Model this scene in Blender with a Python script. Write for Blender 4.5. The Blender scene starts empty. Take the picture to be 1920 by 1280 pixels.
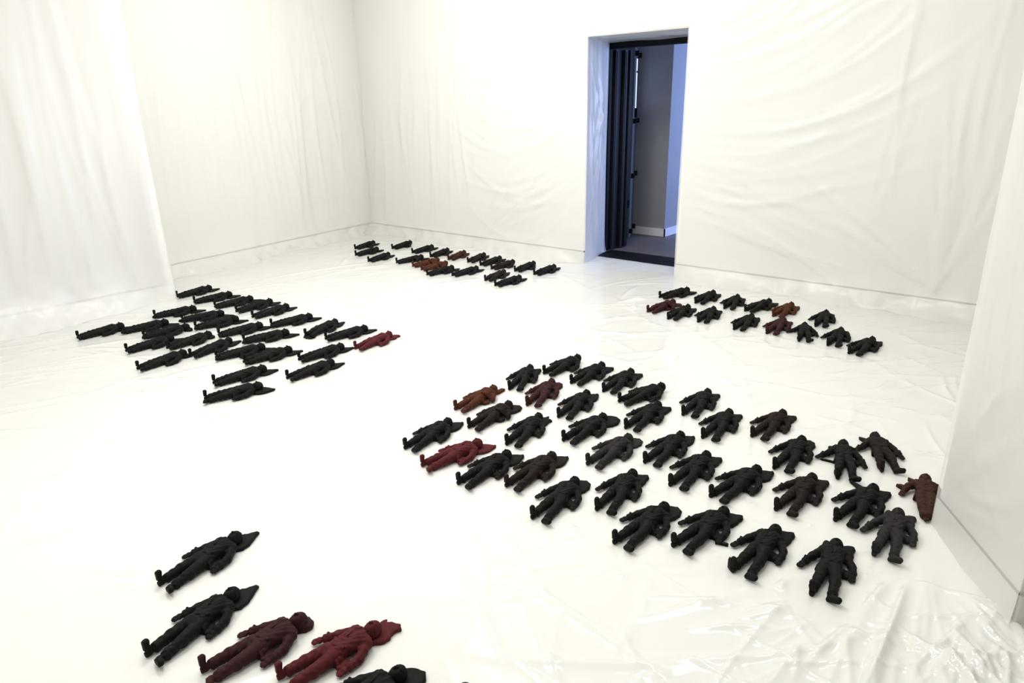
import bpy, math, random
import numpy as np
from mathutils import Matrix, Vector
random.seed(7); rng = np.random.default_rng(11)
SC = bpy.context.scene
COL = SC.collection

# ------------------------------------------------------------------ camera
H = 1.75
FPX = 1295.4
PITCH, ROLL, YAW = .32575, .01842, .7002
def rot_cam(p, r, psi):
    cp, sp = math.cos(p), math.sin(p)
    R0 = np.array([[1, 0, 0], [0, -sp, cp], [0, -cp, -sp]], float)
    Rr = np.array([[math.cos(r), -math.sin(r), 0], [math.sin(r), math.cos(r), 0], [0, 0, 1]])
    Ry = np.array([[math.cos(psi), -math.sin(psi), 0], [math.sin(psi), math.cos(psi), 0], [0, 0, 1]])
    return Ry @ R0 @ Rr
RC = rot_cam(PITCH, ROLL, YAW)
cd = bpy.data.cameras.new('camera')
cd.sensor_width = 36; cd.lens = 36 * FPX / 1920; cd.clip_start = .02; cd.clip_end = 100
cam = bpy.data.objects.new('camera', cd); COL.objects.link(cam)
Mx = Matrix.Identity(4)
for j, v in enumerate(((1, 0, 0), (0, -1, 0), (0, 0, -1))):
    w = RC @ np.array(v, float)
    for i in range(3): Mx[i][j] = w[i]
Mx[0][3], Mx[1][3], Mx[2][3] = 0, 0, H
cam.matrix_world = Mx
SC.camera = cam

# ------------------------------------------------------------------ light
wd = bpy.data.worlds.new('world'); SC.world = wd; wd.use_nodes = True
wd.node_tree.nodes['Background'].inputs[0].default_value = (.6, .75, 1, 1)
wd.node_tree.nodes['Background'].inputs[1].default_value = .15
def area(name, loc, size, power, col, target):
    l = bpy.data.lights.new(name, 'AREA'); l.shape = 'RECTANGLE'; l.size, l.size_y = size
    l.energy = power; l.color = col
    o = bpy.data.objects.new(name, l); COL.objects.link(o); o.location = loc
    o.rotation_euler = (Vector(target) - Vector(loc)).to_track_quat('-Z', 'Y').to_euler()
    return o
LC = (1, .98, .952)
for lx, ly, pw, aim in ((-5.4, 4.3, 66, (-8.2, 6.2, 1.2)), (-3.7, 4.2, 58, (-4.2, 6.7, .9)), (-1.4, 4.2, 36, (-1.4, 4.6, 0)), (-5.0, 2.0, 16, (-5.0, 2.2, 0)), (-3.5, 2.1, 56, (-3.5, 2.3, 0)), (-1.3, 1.2, 32, (-1.3, 1.4, 0)), (-3.4, -.2, 32, (-3.4, 0, 0))):
    area('ceiling_light', (lx, ly, 3.70), (1.2, .7), pw, LC, aim)
area('corridor_window_light', (-2.15, 10.2, 1.7), (2.6, 2.2), 150, (.34, .48, 1), (-4.6, 9.6, 1.2))
vs = SC.view_settings
vs.view_transform = 'Standard'; vs.look = 'None'; vs.gamma = 1; vs.use_curve_mapping = False
vs.exposure = 0.33

# ------------------------------------------------------------------ helpers
def tag(o, label=None, cat=None, group=None, kind=None):
    if label: o['label'] = label
    if cat: o['category'] = cat
    if group: o['group'] = group
    if kind: o['kind'] = kind
    return o
def link(name, me, mat=None, parent=None):
    o = bpy.data.objects.new(name, me); COL.objects.link(o)
    if mat and not me.materials: me.materials.append(mat)
    if parent: o.parent = parent
    return o
def mesh(name, V, F, smooth=False):
    me = bpy.data.meshes.new(name)
    V = np.asarray(V, np.float32); F = np.asarray(F, np.int32)
    me.vertices.add(len(V)); me.vertices.foreach_set('co', V.ravel())
    n = F.shape[1]
    me.loops.add(F.size); me.loops.foreach_set('vertex_index', F.ravel())
    me.polygons.add(len(F)); me.polygons.foreach_set('loop_start', np.arange(0, F.size, n, dtype=np.int32))
    me.update(calc_edges=True); me.validate()
    if smooth: me.polygons.foreach_set('use_smooth', np.ones(len(me.polygons), bool))
    return me
def prism(name, poly, z0, z1, mat, parent=None):
    "vertical prism over a plan polygon (counter-clockwise)"
    n = len(poly)
    V = [(x, y, z0) for x, y in poly] + [(x, y, z1) for x, y in poly]
    F = [tuple(range(n))[::-1], tuple(range(n, 2 * n))] + [(i, (i + 1) % n, n + (i + 1) % n, n + i) for i in range(n)]
    me = bpy.data.meshes.new(name); me.from_pydata(V, [], F); me.update()
    return link(name, me, mat, parent)
def box(name, a, b, mat, parent=None):
    (x0, y0, z0), (x1, y1, z1) = a, b
    return prism(name, [(x0, y0), (x1, y0), (x1, y1), (x0, y1)], z0, z1, mat, parent)
def struct(o): o['kind'] = 'structure'; return o

# ------------------------------------------------------------------ materials
def mat(name, col, rough=.5, spec=.5, **kw):
    m = bpy.data.materials.new(name); m.use_nodes = True
    b = m.node_tree.nodes['Principled BSDF']
    b.inputs['Base Color'].default_value = (*col, 1); b.inputs['Roughness'].default_value = rough
    b.inputs['Specular IOR Level'].default_value = spec
    for k, v in kw.items(): b.inputs[k.replace('_', ' ')].default_value = v
    return m
def add_noise(m, scale, lo, hi, bump=0, detail=4, dist=.002, rough_var=None):
    nt = m.node_tree; b = nt.nodes['Principled BSDF']
    tc = nt.nodes.new('ShaderNodeTexCoord')
    n = nt.nodes.new('ShaderNodeTexNoise'); n.inputs['Scale'].default_value = scale; n.inputs['Detail'].default_value = detail
    nt.links.new(tc.outputs['Object'], n.inputs['Vector'])
    r = nt.nodes.new('ShaderNodeValToRGB'); r.color_ramp.elements[0].position = .3; r.color_ramp.elements[1].position = .7
    r.color_ramp.elements[0].color = (*lo, 1); r.color_ramp.elements[1].color = (*hi, 1)
    nt.links.new(n.outputs['Fac'], r.inputs['Fac']); nt.links.new(r.outputs['Color'], b.inputs['Base Color'])
    if bump:
        bp = nt.nodes.new('ShaderNodeBump'); bp.inputs['Strength'].default_value = bump; bp.inputs['Distance'].default_value = dist
        nt.links.new(n.outputs['Fac'], bp.inputs['Height']); nt.links.new(bp.outputs['Normal'], b.inputs['Normal'])
    return m
M = {}
M['wall'] = add_noise(mat('white_wall_paint', (.86, .855, .83), .7, .3), 3, (.85, .845, .82), (.87, .865, .845))
M['floor'] = add_noise(mat('white_floor_paint', (.84, .835, .81), .45, .4), 2, (.83, .825, .80), (.86, .855, .835))
M['shade_line'] = mat('painted_shadow_strip', (.10, .097, .085), .7)  # dark colour standing in for the shadow line over the baseboards
M['skirting'] = mat('skirting_paint', (.78, .775, .74), .55)
def film(name, fac, scale, rough=.28, bump=.35, stretch=(1, 1, 1), rot=0.0):
    m = mat(name, (.93, .93, .90), rough, .55)
    nt = m.node_tree; b = nt.nodes['Principled BSDF']; out = nt.nodes['Material Output']
    tc = nt.nodes.new('ShaderNodeTexCoord'); mp = nt.nodes.new('ShaderNodeMapping')
    mp.inputs['Scale'].default_value = stretch; mp.inputs['Rotation'].default_value = (0, 0, rot)
    nt.links.new(tc.outputs['Object'], mp.inputs['Vector'])
    n = nt.nodes.new('ShaderNodeTexNoise'); n.noise_type = 'RIDGED_MULTIFRACTAL'
    n.inputs['Scale'].default_value = scale; n.inputs['Detail'].default_value = 3; n.inputs['Distortion'].default_value = .6
    nt.links.new(mp.outputs['Vector'], n.inputs['Vector'])
    bp = nt.nodes.new('ShaderNodeBump'); bp.inputs['Strength'].default_value = bump; bp.inputs['Distance'].default_value = .006
    nt.links.new(n.outputs[0], bp.inputs['Height']); nt.links.new(bp.outputs['Normal'], b.inputs['Normal'])
    t = nt.nodes.new('ShaderNodeBsdfTransparent'); t.inputs[0].default_value = (.97, .97, .955, 1)
    mx = nt.nodes.new('ShaderNodeMixShader'); mx.inputs[0].default_value = fac
    nt.links.new(t.outputs[0], mx.inputs[1]); nt.links.new(b.outputs[0], mx.inputs[2]); nt.links.new(mx.outputs[0], out.inputs['Surface'])
    return m
M['film_wall'] = film('wall_film', .50, 2.2, .26, .35, (1.6, 1.6, .45))
M['film_drape'] = film('hanging_film', .66, 2.0, .3, .25, (1.8, 1.8, .3))
M['film_floor'] = film('floor_film', .60, 2.6, .12, .22, (1.3, .7, 1), .5)
M['film_floor'].node_tree.nodes['Principled BSDF'].inputs['Specular IOR Level'].default_value = .8
def wax(name, col, hi, sss=0):
    m = mat(name, col, .72, .16)
    add_noise(m, 55, col, hi, .25, 3, .001)
    if sss:
        b = m.node_tree.nodes['Principled BSDF']
        b.inputs['Subsurface Weight'].default_value = sss; b.inputs['Subsurface Radius'].default_value = (1, .25, .12); b.inputs['Subsurface Scale'].default_value = .006
    return m
WAX = {
 'black': wax('black_wax', (.0035, .0035, .0033), (.006, .006, .0056)),
 'charcoal': wax('charcoal_wax', (.015, .0128, .0135), (.022, .019, .020)),
 'dark brown': wax('dark_brown_wax', (.0085, .0052, .0047), (.013, .008, .007)),
 'brown': wax('brown_wax', (.030, .011, .0075), (.045, .017, .011), .15),
 'amber brown': wax('amber_wax', (.048, .0135, .0065), (.08, .024, .010), .3),
 'maroon': wax('maroon_wax', (.026, .0075, .0075), (.038, .011, .011), .1),
 'red': wax('red_wax', (.066, .0095, .012), (.086, .013, .016), .2),
}
M['black_metal'] = mat('black_metal', (.004, .004, .005), .6, .15)
M['black_gloss'] = mat('black_lacquer', (.006, .0065, .010), .5, .2)
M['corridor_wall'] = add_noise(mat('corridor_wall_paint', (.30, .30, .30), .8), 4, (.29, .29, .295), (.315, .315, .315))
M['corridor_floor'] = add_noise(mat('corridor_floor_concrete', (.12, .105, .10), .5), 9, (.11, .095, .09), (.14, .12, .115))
M['grey_panel'] = mat('grey_door_leaf', (.09, .095, .105), .5)
lit = mat('lit_glass_slot', (.6, .7, .9), .3); lit.node_tree.nodes['Principled BSDF'].inputs['Emission Color'].default_value = (.62, .74, 1, 1)
lit.node_tree.nodes['Principled BSDF'].inputs['Emission Strength'].default_value = .9
M['lit'] = lit
M['edge'] = mat('dark_edge_strip', (.012, .013, .02), .6, .2)

# ------------------------------------------------------------------ room shell
YB, XR, YF, ZC = 6.70, 2.4, -2.2, 3.8
DX0, DX1, DH = -4.50, -3.33, 2.47              # doorway in the back wall
RX0, RY = -4.70, 7.42                            # inner end of the left reveal
fl = struct(box('floor', (-9.2, YF - .2, -.1), (XR + .2, RY, 0), M['floor']))
struct(box('ceiling', (-9.2, YF - .2, ZC), (XR + .2, 7.5, ZC + .1), M['wall']))
wb = struct(prism('wall_back', [(-9.2, YB), (DX0, YB), (RX0, RY), (-9.2, RY)], 0, ZC, M['wall']))
prism('wall_part', [(DX1, YB), (XR + .2, YB), (XR + .2, RY), (DX1, RY)], 0, ZC, M['wall'], wb)
prism('lintel', [(DX0, YB), (DX1, YB), (DX1, RY), (RX0, RY)], DH, ZC, M['wall'], wb)
LX = lambda y: -7.82 - (y - 2.9) * .153         # face of the left wall
struct(prism('wall_left', [(-9.2, 2.95), (LX(2.95), 2.95), (LX(YB), YB), (-9.2, YB)], 0, ZC, M['wall']))
struct(box('wall_left_front', (-9.2, YF, 0), (-7.0, 2.95, ZC), M['wall']))
struct(box('wall_right', (XR, YF, 0), (XR + .2, YB, ZC), M['wall']))
struct(box('wall_front', (-9.2, YF - .2, 0), (XR + .2, YF, ZC), M['wall']))
PA, PB = np.array([-.27, 3.15]), np.array([.06, 2.62])   # the two near corners of the pier
PD = np.array([.87, .49])
L_ = (XR - PB[0]) / PD[0]; PC = PB + PD * L_; PE = PA + PD * ((XR - PA[0]) / PD[0])
struct(prism('wall_pier', [tuple(PB), tuple(PC), tuple(PE), tuple(PA)], 0, ZC, M['wall']))

def skirting(name, a, b, n, z=.13, shade_line=.013):
    a, b, n = np.array(a), np.array(b), np.array(n, float)
    quad = lambda t0, t1: [tuple(a + n * t0), tuple(b + n * t0), tuple(b + n * t1), tuple(a + n * t1)]
    o = struct(prism(name, quad(0.0, .012)[::-1], 0, z, M['skirting']))
    prism('painted_shadow', quad(0.0, .006)[::-1], z, z + shade_line, M['shade_line'], o)  # no real recess: flat dark strip paints the shade above the baseboard
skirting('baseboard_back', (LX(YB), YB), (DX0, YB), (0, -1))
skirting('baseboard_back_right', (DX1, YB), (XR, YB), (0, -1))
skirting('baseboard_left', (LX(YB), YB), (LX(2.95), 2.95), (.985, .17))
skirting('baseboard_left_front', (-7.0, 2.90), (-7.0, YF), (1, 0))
pn = np.array([PA[1] - PB[1], PB[0] - PA[0]]); pn = -pn / np.linalg.norm(pn)
skirting('baseboard_pier', tuple(PA), tuple(PB), tuple(pn), shade_line=.007)
qn = np.array([PD[1], -PD[0]])
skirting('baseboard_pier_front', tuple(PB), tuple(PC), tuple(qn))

# ------------------------------------------------------------------ beyond the doorway
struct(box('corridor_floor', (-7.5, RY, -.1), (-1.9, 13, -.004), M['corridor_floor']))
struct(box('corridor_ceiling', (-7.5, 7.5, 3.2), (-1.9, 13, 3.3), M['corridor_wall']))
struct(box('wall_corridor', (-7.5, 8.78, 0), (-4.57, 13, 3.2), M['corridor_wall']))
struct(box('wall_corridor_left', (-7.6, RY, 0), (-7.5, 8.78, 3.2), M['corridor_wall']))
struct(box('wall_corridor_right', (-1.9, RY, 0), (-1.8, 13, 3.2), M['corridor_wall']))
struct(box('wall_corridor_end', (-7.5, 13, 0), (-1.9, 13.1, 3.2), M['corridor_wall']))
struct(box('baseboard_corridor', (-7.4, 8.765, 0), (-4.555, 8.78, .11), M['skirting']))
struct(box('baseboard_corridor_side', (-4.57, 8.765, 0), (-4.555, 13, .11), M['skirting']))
th = tag(box('door_track', (-4.64, 7.10, .001), (DX1 + .0, 7.52, .012), M['black_metal']), 'black metal floor track across the doorway threshold', 'door track')
box('track_rib', (-4.64, 7.27, .012), (DX1, 7.29, .016), M['black_gloss'], th)
hd = tag(box('door_header', (-4.86, 7.43, 2.405), (-3.2, 7.60, 2.52), M['black_metal']), 'black header beam across the top of the doorway', 'beam')
box('header_rail', (-4.8, 7.47, 2.385), (-3.2, 7.55, 2.405), M['black_gloss'], hd)
fd = bpy.data.objects.new('folding_door', None); COL.objects.link(fd); fd.location = (-4.7, 7.46, 0)
tag(fd, 'black folding door pushed together at the left of the doorway', 'door')
ys = [0, .085, .17, .25, .335]; ends = [.0, .03, .02, .055, .075]
for i, (y, e) in enumerate(zip(ys, ends)):
    p = box('door_leaf', (-.33, y, .014), (e, y + .066, 2.38), M['black_gloss'] if i % 2 else M['black_metal'], fd)
    if i in (1, 3): box('edge_strip', (e, y + .018, .03), (e + .006, y + .048, 2.36), M['edge'], p)
    if i in (2, 4): box('hinge', (e, y + .06, .5), (e + .014, y + .085, .6), M['black_metal'], p)
# grey leaf with bolts further back
gl = bpy.data.objects.new('bolted_door_leaf', None); COL.objects.link(gl)
g0, g1 = np.array([-4.84, 8.27]), np.array([-5.05, 8.72]); gd = (g1 - g0) / np.linalg.norm(g1 - g0); gn = np.array([-gd[1], gd[0]]); gn = -gn if gn[0] < 0 else gn
gl.location = (g0[0], g0[1], 0)
tag(gl, 'grey door leaf with black bolts and a lit glass slot behind the folding door', 'door leaf')
W_ = float(np.linalg.norm(g1 - g0))
def gq(u0, u1, t0, t1): return [tuple(gd * u0 + gn * t0), tuple(gd * u0 + gn * t1), tuple(gd * u1 + gn * t1), tuple(gd * u1 + gn * t0)]
pl = prism('panel', gq(0, W_, -.03, 0), .02, 2.46, M['grey_panel'], gl)
prism('glass_slot', gq(.24, .36, 0, .004), 1.72, 2.33, M['lit'], pl)
prism('slot_bar', gq(.23, .37, .004, .012), 2.16, 2.18, M['black_metal'], pl)
prism('handle', gq(.2, .28, .004, .03), 1.60, 1.72, M['black_metal'], gl)
for u in (.035, W_ - .035):
    for z in (.12, .86, 1.56, 2.38):
        prism('bolt', [tuple(gd * (u + .03 * math.cos(a)) + gn * (.0 if math.sin(a) < 0 else .045)) for a in (math.pi * 1.25, math.pi * 1.75, math.pi * .25, math.pi * .75)], z - .03, z + .03, M['black_metal'], gl)

# the figurines: x, y, heading, wax, pose, extra wax, label, group
FIGS = [
 (-2.484, 0.834, 98.1, 'black', 'plain', ['pointed'], 'black wax figurine in left foreground, farthest back of the foreground six', 'figurines in the left foreground'),
 (-2.142, 0.638, 100.3, 'black', 'plain', ['pointed'], 'black wax figurine in left foreground, left of the maroon one', 'figurines in the left foreground'),
 (-1.926, 0.712, 82.6, 'maroon', 'plain', ['small cap'], 'maroon wax figurine with small cap of wax, in the left foreground', 'figurines in the left foreground'),
 (-1.703, 0.852, 79.6, 'red', 'plain', ['wavy'], 'bright red wax figurine with wavy head slab in the foreground', 'figurines in the left foreground'),
 (-2.670, 3.183, 110.1, 'black', 'plain', ['square'], 'black wax figurine, leftmost in backmost row of the big central cluster', 'figurines in the big central cluster'),
 (-2.661, 3.530, 86.1, 'black', 'plain', [], 'black wax figurine, second from left in backmost row of the big central cluster', 'figurines in the big central cluster'),
 (-2.412, 3.504, 91.2, 'black', 'plain', ['square'], 'black wax figurine, third from left in backmost row of the big central cluster', 'figurines in the big central cluster'),
 (-2.166, 3.516, 94.9, 'black', 'plain', ['square'], 'black wax figurine, fourth from left in backmost row of the big central cluster', 'figurines in the big central cluster'),
 (-2.002, 3.424, 73.4, 'black', 'plain', [], 'black wax figurine, fifth from left in backmost row of the big central cluster', 'figurines in the big central cluster'),
 (-2.727, 2.728, 91.9, 'amber brown', 'folded', ['narrow bar'], 'amber brown figurine with arm folded on belly and narrow bar at head', 'figurines in the big central cluster'),
 (-2.489, 2.595, 91.9, 'dark brown', 'folded', ['rounded'], 'dark brown figurine with arm folded on belly in the big central cluster', 'figurines in the big central cluster'),
 (-2.421, 3.054, 105.4, 'maroon', 'plain', ['rounded'], 'maroon wax figurine, second from left in second row of the big central cluster', 'figurines in the big central cluster'),
 (-2.165, 3.028, 99.9, 'black', 'plain', ['pointed2'], 'black wax figurine, third from left in second row of the big central cluster', 'figurines in the big central cluster'),
 (-1.775, 3.136, 91.8, 'black', 'plain', ['square'], 'black wax figurine, fourth from left in second row of the big central cluster', 'figurines in the big central cluster'),
 (-2.585, 2.196, 96.0, 'black', 'plain', ['pointed2'], 'black wax figurine, leftmost in front row of the big central cluster', 'figurines in the big central cluster'),
 (-2.371, 2.110, 78.3, 'red', 'plain', ['pointed2'], 'red wax figurine in the front row of the big central cluster', 'figurines in the big central cluster'),
 (-2.181, 2.573, 101.8, 'black', 'plain', ['ragged'], 'black figurine with ragged torn slab at its head, big central cluster', 'figurines in the big central cluster'),
 (-1.965, 2.792, 87.8, 'black', 'plain', ['large round'], 'black figurine with large round slab behind its head, big central cluster', 'figurines in the big central cluster'),
 (-2.098, 2.102, 90.1, 'black', 'plain', ['pointed2'], 'black wax figurine, third from left in front row of the big central cluster', 'figurines in the big central cluster'),
 (-1.898, 2.230, 90.8, 'dark brown', 'plain', ['pointed2'], 'dark brown wax figurine, fourth from left in front row of the big central cluster', 'figurines in the big central cluster'),
 (-1.710, 2.650, 88.2, 'charcoal', 'plain', ['rounded'], 'grey charcoal figurine with rounded head slab in middle of central cluster', 'figurines in the big central cluster'),
 (-1.490, 2.848, 90.3, 'black', 'plain', ['pointed2'], 'black wax figurine, fifth from left in second row of the big central cluster', 'figurines in the big central cluster'),
 (-1.629, 2.095, 96.1, 'black', 'plain', ['rounded'], 'black wax figurine, fifth from left in front row of the big central cluster', 'figurines in the big central cluster'),
 (-1.441, 2.330, 97.5, 'black', 'plain', ['square'], 'black wax figurine, sixth from left in front row of the big central cluster', 'figurines in the big central cluster'),
 (-1.601, 3.499, 95.8, 'black', 'plain', ['square'], 'black wax figurine, sixth from left in backmost row of the big central cluster', 'figurines in the big central cluster'),
 (-1.379, 3.290, 94.6, 'black', 'plain', ['square'], 'black wax figurine, seventh from left in backmost row of the big central cluster', 'figurines in the big central cluster'),
 (-1.174, 3.466, 87.3, 'dark brown', 'plain', ['square'], 'dark brown wax figurine, rightmost in backmost row of the big central cluster', 'figurines in the big central cluster'),
 (-1.281, 2.723, 90.5, 'black', 'plain', ['square'], 'black wax figurine, sixth from left in second row of the big central cluster', 'figurines in the big central cluster'),
 (-1.086, 2.741, 79.7, 'black', 'plain', ['pointed2'], 'black wax figurine, fifth from left in third row of the big central cluster', 'figurines in the big central cluster'),
 (-0.950, 3.192, 91.8, 'black', 'plain', ['rounded'], 'black wax figurine, seventh from left in second row of the big central cluster', 'figurines in the big central cluster'),
 (-0.676, 3.292, 107.5, 'black', 'wide', ['side lump', 'hand rod'], 'black figurine with arms spread wide and thin rod at its hand', 'figurines in the big central cluster'),
 (-0.528, 3.503, 115.3, 'dark brown', 'wide', ['left point'], 'dark brown figurine tilted left with arms spread, near right pier', 'figurines in the big central cluster'),
 (-0.304, 3.143, 101.5, 'brown', 'tapered', ['left point', 'elbow lobe'], 'brown figurine with legs together half hidden by the right pier edge', 'figurines in the big central cluster'),
 (-0.808, 2.820, 86.9, 'dark brown', 'plain', ['square'], 'dark brown wax figurine, sixth from left in third row of the big central cluster', 'figurines in the big central cluster'),
 (-0.576, 2.894, 83.4, 'black', 'plain', ['square', 'left spike'], 'black figurine with long thin spike beside its head, near right pier', 'figurines in the big central cluster'),
 (-1.244, 2.156, 86.1, 'black', 'plain', ['rounded'], 'black wax figurine, seventh from left in front row of the big central cluster', 'figurines in the big central cluster'),
 (-1.042, 2.286, 82.4, 'black', 'plain', ['square', 'hand flake'], 'black figurine with a flake of wax at its hand, front row', 'figurines in the big central cluster'),
 (-0.783, 2.286, 88.0, 'black', 'plain', ['square', 'foot spur'], 'black figurine with a small spur on its raised boot, front row', 'figurines in the big central cluster'),
 (-0.499, 2.340, 97.7, 'black', 'plain', ['wide square'], 'black figurine nearest the camera in central cluster, wide square head slab', 'figurines in the big central cluster'),
 (-0.381, 2.738, 93.5, 'charcoal', 'plain', ['wide square'], 'grey charcoal figurine lying beside the foot of the right pier', 'figurines in the big central cluster'),
 (-6.871, 2.986, 90.8, 'black', 'plain', ['pointed'], 'black wax figurine, leftmost in back row of cluster by the left drape', 'figurines in the cluster by the left drape'),
 (-6.523, 2.983, 77.8, 'black', 'plain', ['pointed'], 'black wax figurine, second from left in back row of cluster by the left drape', 'figurines in the cluster by the left drape'),
 (-6.190, 3.018, 78.7, 'black', 'plain', ['pointed'], 'black wax figurine, third from left in back row of cluster by the left drape', 'figurines in the cluster by the left drape'),
 (-5.875, 3.065, 89.1, 'black', 'plain', ['pointed'], 'black wax figurine, fourth from left in back row of cluster by the left drape', 'figurines in the cluster by the left drape'),
 (-5.583, 3.057, 89.8, 'black', 'plain', ['pointed'], 'black wax figurine, fifth from left in back row of cluster by the left drape', 'figurines in the cluster by the left drape'),
 (-5.217, 3.006, 73.8, 'black', 'plain', ['pointed'], 'black wax figurine, sixth from left in back row of cluster by the left drape', 'figurines in the cluster by the left drape'),
 (-4.727, 3.034, 102.9, 'black', 'plain', ['pointed', 'foot pool'], 'black figurine with pool of wax round its boots, left cluster back row', 'figurines in the cluster by the left drape'),
 (-4.525, 3.070, 76.6, 'black', 'plain', ['pointed'], 'black wax figurine, eighth from left in back row of cluster by the left drape', 'figurines in the cluster by the left drape'),
 (-4.138, 3.074, 93.2, 'red', 'plain', ['wavy'], 'red wax figurine at right end of the cluster by left drape', 'figurines in the cluster by the left drape'),
 (-6.339, 2.514, 70.6, 'black', 'plain', ['pointed'], 'black wax figurine, leftmost in second row of cluster by the left drape', 'figurines in the cluster by the left drape'),
 (-6.017, 2.607, 62.7, 'black', 'plain', ['pointed'], 'black wax figurine, second from left in second row of cluster by the left drape', 'figurines in the cluster by the left drape'),
 (-5.694, 2.573, 72.3, 'black', 'plain', ['pointed'], 'black wax figurine, third from left in second row of cluster by the left drape', 'figurines in the cluster by the left drape'),
 (-5.326, 2.590, 75.8, 'black', 'plain', ['pointed'], 'black wax figurine, fourth from left in second row of cluster by the left drape', 'figurines in the cluster by the left drape'),
 (-5.014, 2.627, 67.1, 'black', 'plain', ['pointed'], 'black wax figurine, fifth from left in second row of cluster by the left drape', 'figurines in the cluster by the left drape'),
 (-4.273, 2.655, 81.6, 'black', 'plain', ['pointed'], 'black wax figurine, rightmost in second row of cluster by the left drape', 'figurines in the cluster by the left drape'),
 (-4.014, 2.390, 86.2, 'black', 'plain', ['pointed'], 'black wax figurine, sixth from left in second row of cluster by the left drape', 'figurines in the cluster by the left drape'),
 (-6.214, 1.845, 88.3, 'black', 'plain', ['pointed'], 'black wax figurine, leftmost in third row of cluster by the left drape', 'figurines in the cluster by the left drape'),
 (-6.088, 2.142, 73.9, 'black', 'plain', ['pointed'], 'black wax figurine, second from left in third row of cluster by the left drape', 'figurines in the cluster by the left drape'),
 (-5.800, 2.187, 74.5, 'black', 'plain', ['small cap'], 'black wax figurine, third from left in third row of cluster by the left drape', 'figurines in the cluster by the left drape'),
 (-5.533, 1.951, 87.8, 'black', 'plain', ['pointed'], 'black wax figurine, leftmost in front row of cluster by the left drape', 'figurines in the cluster by the left drape'),
 (-5.347, 2.184, 91.1, 'black', 'plain', ['small cap'], 'black wax figurine, fourth from left in third row of cluster by the left drape', 'figurines in the cluster by the left drape'),
 (-5.004, 2.206, 100.2, 'black', 'plain', ['pointed'], 'black wax figurine, fifth from left in third row of cluster by the left drape', 'figurines in the cluster by the left drape'),
 (-5.049, 1.835, 93.1, 'black', 'plain', ['small cap'], 'black wax figurine, second from left in front row of cluster by the left drape', 'figurines in the cluster by the left drape'),
 (-4.818, 2.294, 72.2, 'black', 'plain', ['pointed'], 'black wax figurine, sixth from left in third row of cluster by the left drape', 'figurines in the cluster by the left drape'),
 (-4.559, 2.375, 77.8, 'black', 'plain', ['pointed'], 'black wax figurine, rightmost in third row of cluster by the left drape', 'figurines in the cluster by the left drape'),
 (-4.340, 2.026, 78.7, 'black', 'plain', ['pointed'], 'black wax figurine, rightmost in front row of cluster by the left drape', 'figurines in the cluster by the left drape'),
 (-4.121, 1.846, 69.5, 'black', 'plain', ['pointed2'], 'black wax figurine, third from left in front row of cluster by the left drape', 'figurines in the cluster by the left drape'),
 (-7.417, 5.642, 98.9, 'black', 'plain', ['pointed'], 'black wax figurine, leftmost in back row by far wall left of doorway', 'figurines along the far wall left of the doorway'),
 (-7.060, 5.368, 91.7, 'black', 'plain', ['pointed'], 'black wax figurine, leftmost in front row by far wall left of doorway', 'figurines along the far wall left of the doorway'),
 (-7.014, 5.938, 97.2, 'black', 'plain', [], 'black wax figurine, second from left in back row by far wall left of doorway', 'figurines along the far wall left of the doorway'),
 (-6.627, 5.226, 98.4, 'black', 'plain', ['pointed'], 'black wax figurine, second from left in front row by far wall left of doorway', 'figurines along the far wall left of the doorway'),
 (-6.576, 5.892, 92.0, 'black', 'plain', ['pointed'], 'black wax figurine, third from left in back row by far wall left of doorway', 'figurines along the far wall left of the doorway'),
 (-6.194, 5.852, 100.7, 'black', 'plain', ['pointed'], 'black wax figurine, fourth from left in back row by far wall left of doorway', 'figurines along the far wall left of the doorway'),
 (-6.286, 5.362, 77.0, 'black', 'folded', ['pointed'], 'black wax figurine, third from left in front row by far wall left of doorway', 'figurines along the far wall left of the doorway'),
 (-5.976, 5.342, 79.4, 'amber brown', 'folded', [], 'amber brown wax figurine, fourth from left in front row by far wall left of doorway', 'figurines along the far wall left of the doorway'),
 (-5.751, 5.272, 82.6, 'amber brown', 'folded', [], 'amber brown wax figurine, fifth from left in front row by far wall left of doorway', 'figurines along the far wall left of the doorway'),
 (-5.517, 5.140, 83.5, 'black', 'plain', ['pointed'], 'black wax figurine, sixth from left in front row by far wall left of doorway', 'figurines along the far wall left of the doorway'),
 (-5.895, 5.865, 103.2, 'brown', 'plain', ['pointed'], 'brown wax figurine, fifth from left in back row by far wall left of doorway', 'figurines along the far wall left of the doorway'),
 (-5.599, 5.897, 101.8, 'dark brown', 'plain', ['pointed'], 'dark brown wax figurine, sixth from left in back row by far wall left of doorway', 'figurines along the far wall left of the doorway'),
 (-5.358, 5.850, 92.7, 'black', 'plain', ['pointed'], 'black wax figurine, seventh from left in back row by far wall left of doorway', 'figurines along the far wall left of the doorway'),
 (-5.124, 5.777, 87.4, 'dark brown', 'plain', [], 'dark brown wax figurine, eighth from left in back row by far wall left of doorway', 'figurines along the far wall left of the doorway'),
 (-5.261, 5.277, 84.0, 'black', 'plain', ['pointed'], 'black wax figurine, seventh from left in front row by far wall left of doorway', 'figurines along the far wall left of the doorway'),
 (-4.835, 5.851, 94.1, 'black', 'plain', [], 'black wax figurine, ninth from left in back row by far wall left of doorway', 'figurines along the far wall left of the doorway'),
 (-4.558, 5.846, 90.6, 'black', 'plain', ['pointed'], 'black wax figurine, rightmost in back row by far wall left of doorway', 'figurines along the far wall left of the doorway'),
 (-4.810, 5.326, 99.0, 'dark brown', 'plain', ['pointed'], 'dark brown wax figurine, eighth from left in front row by far wall left of doorway', 'figurines along the far wall left of the doorway'),
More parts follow.
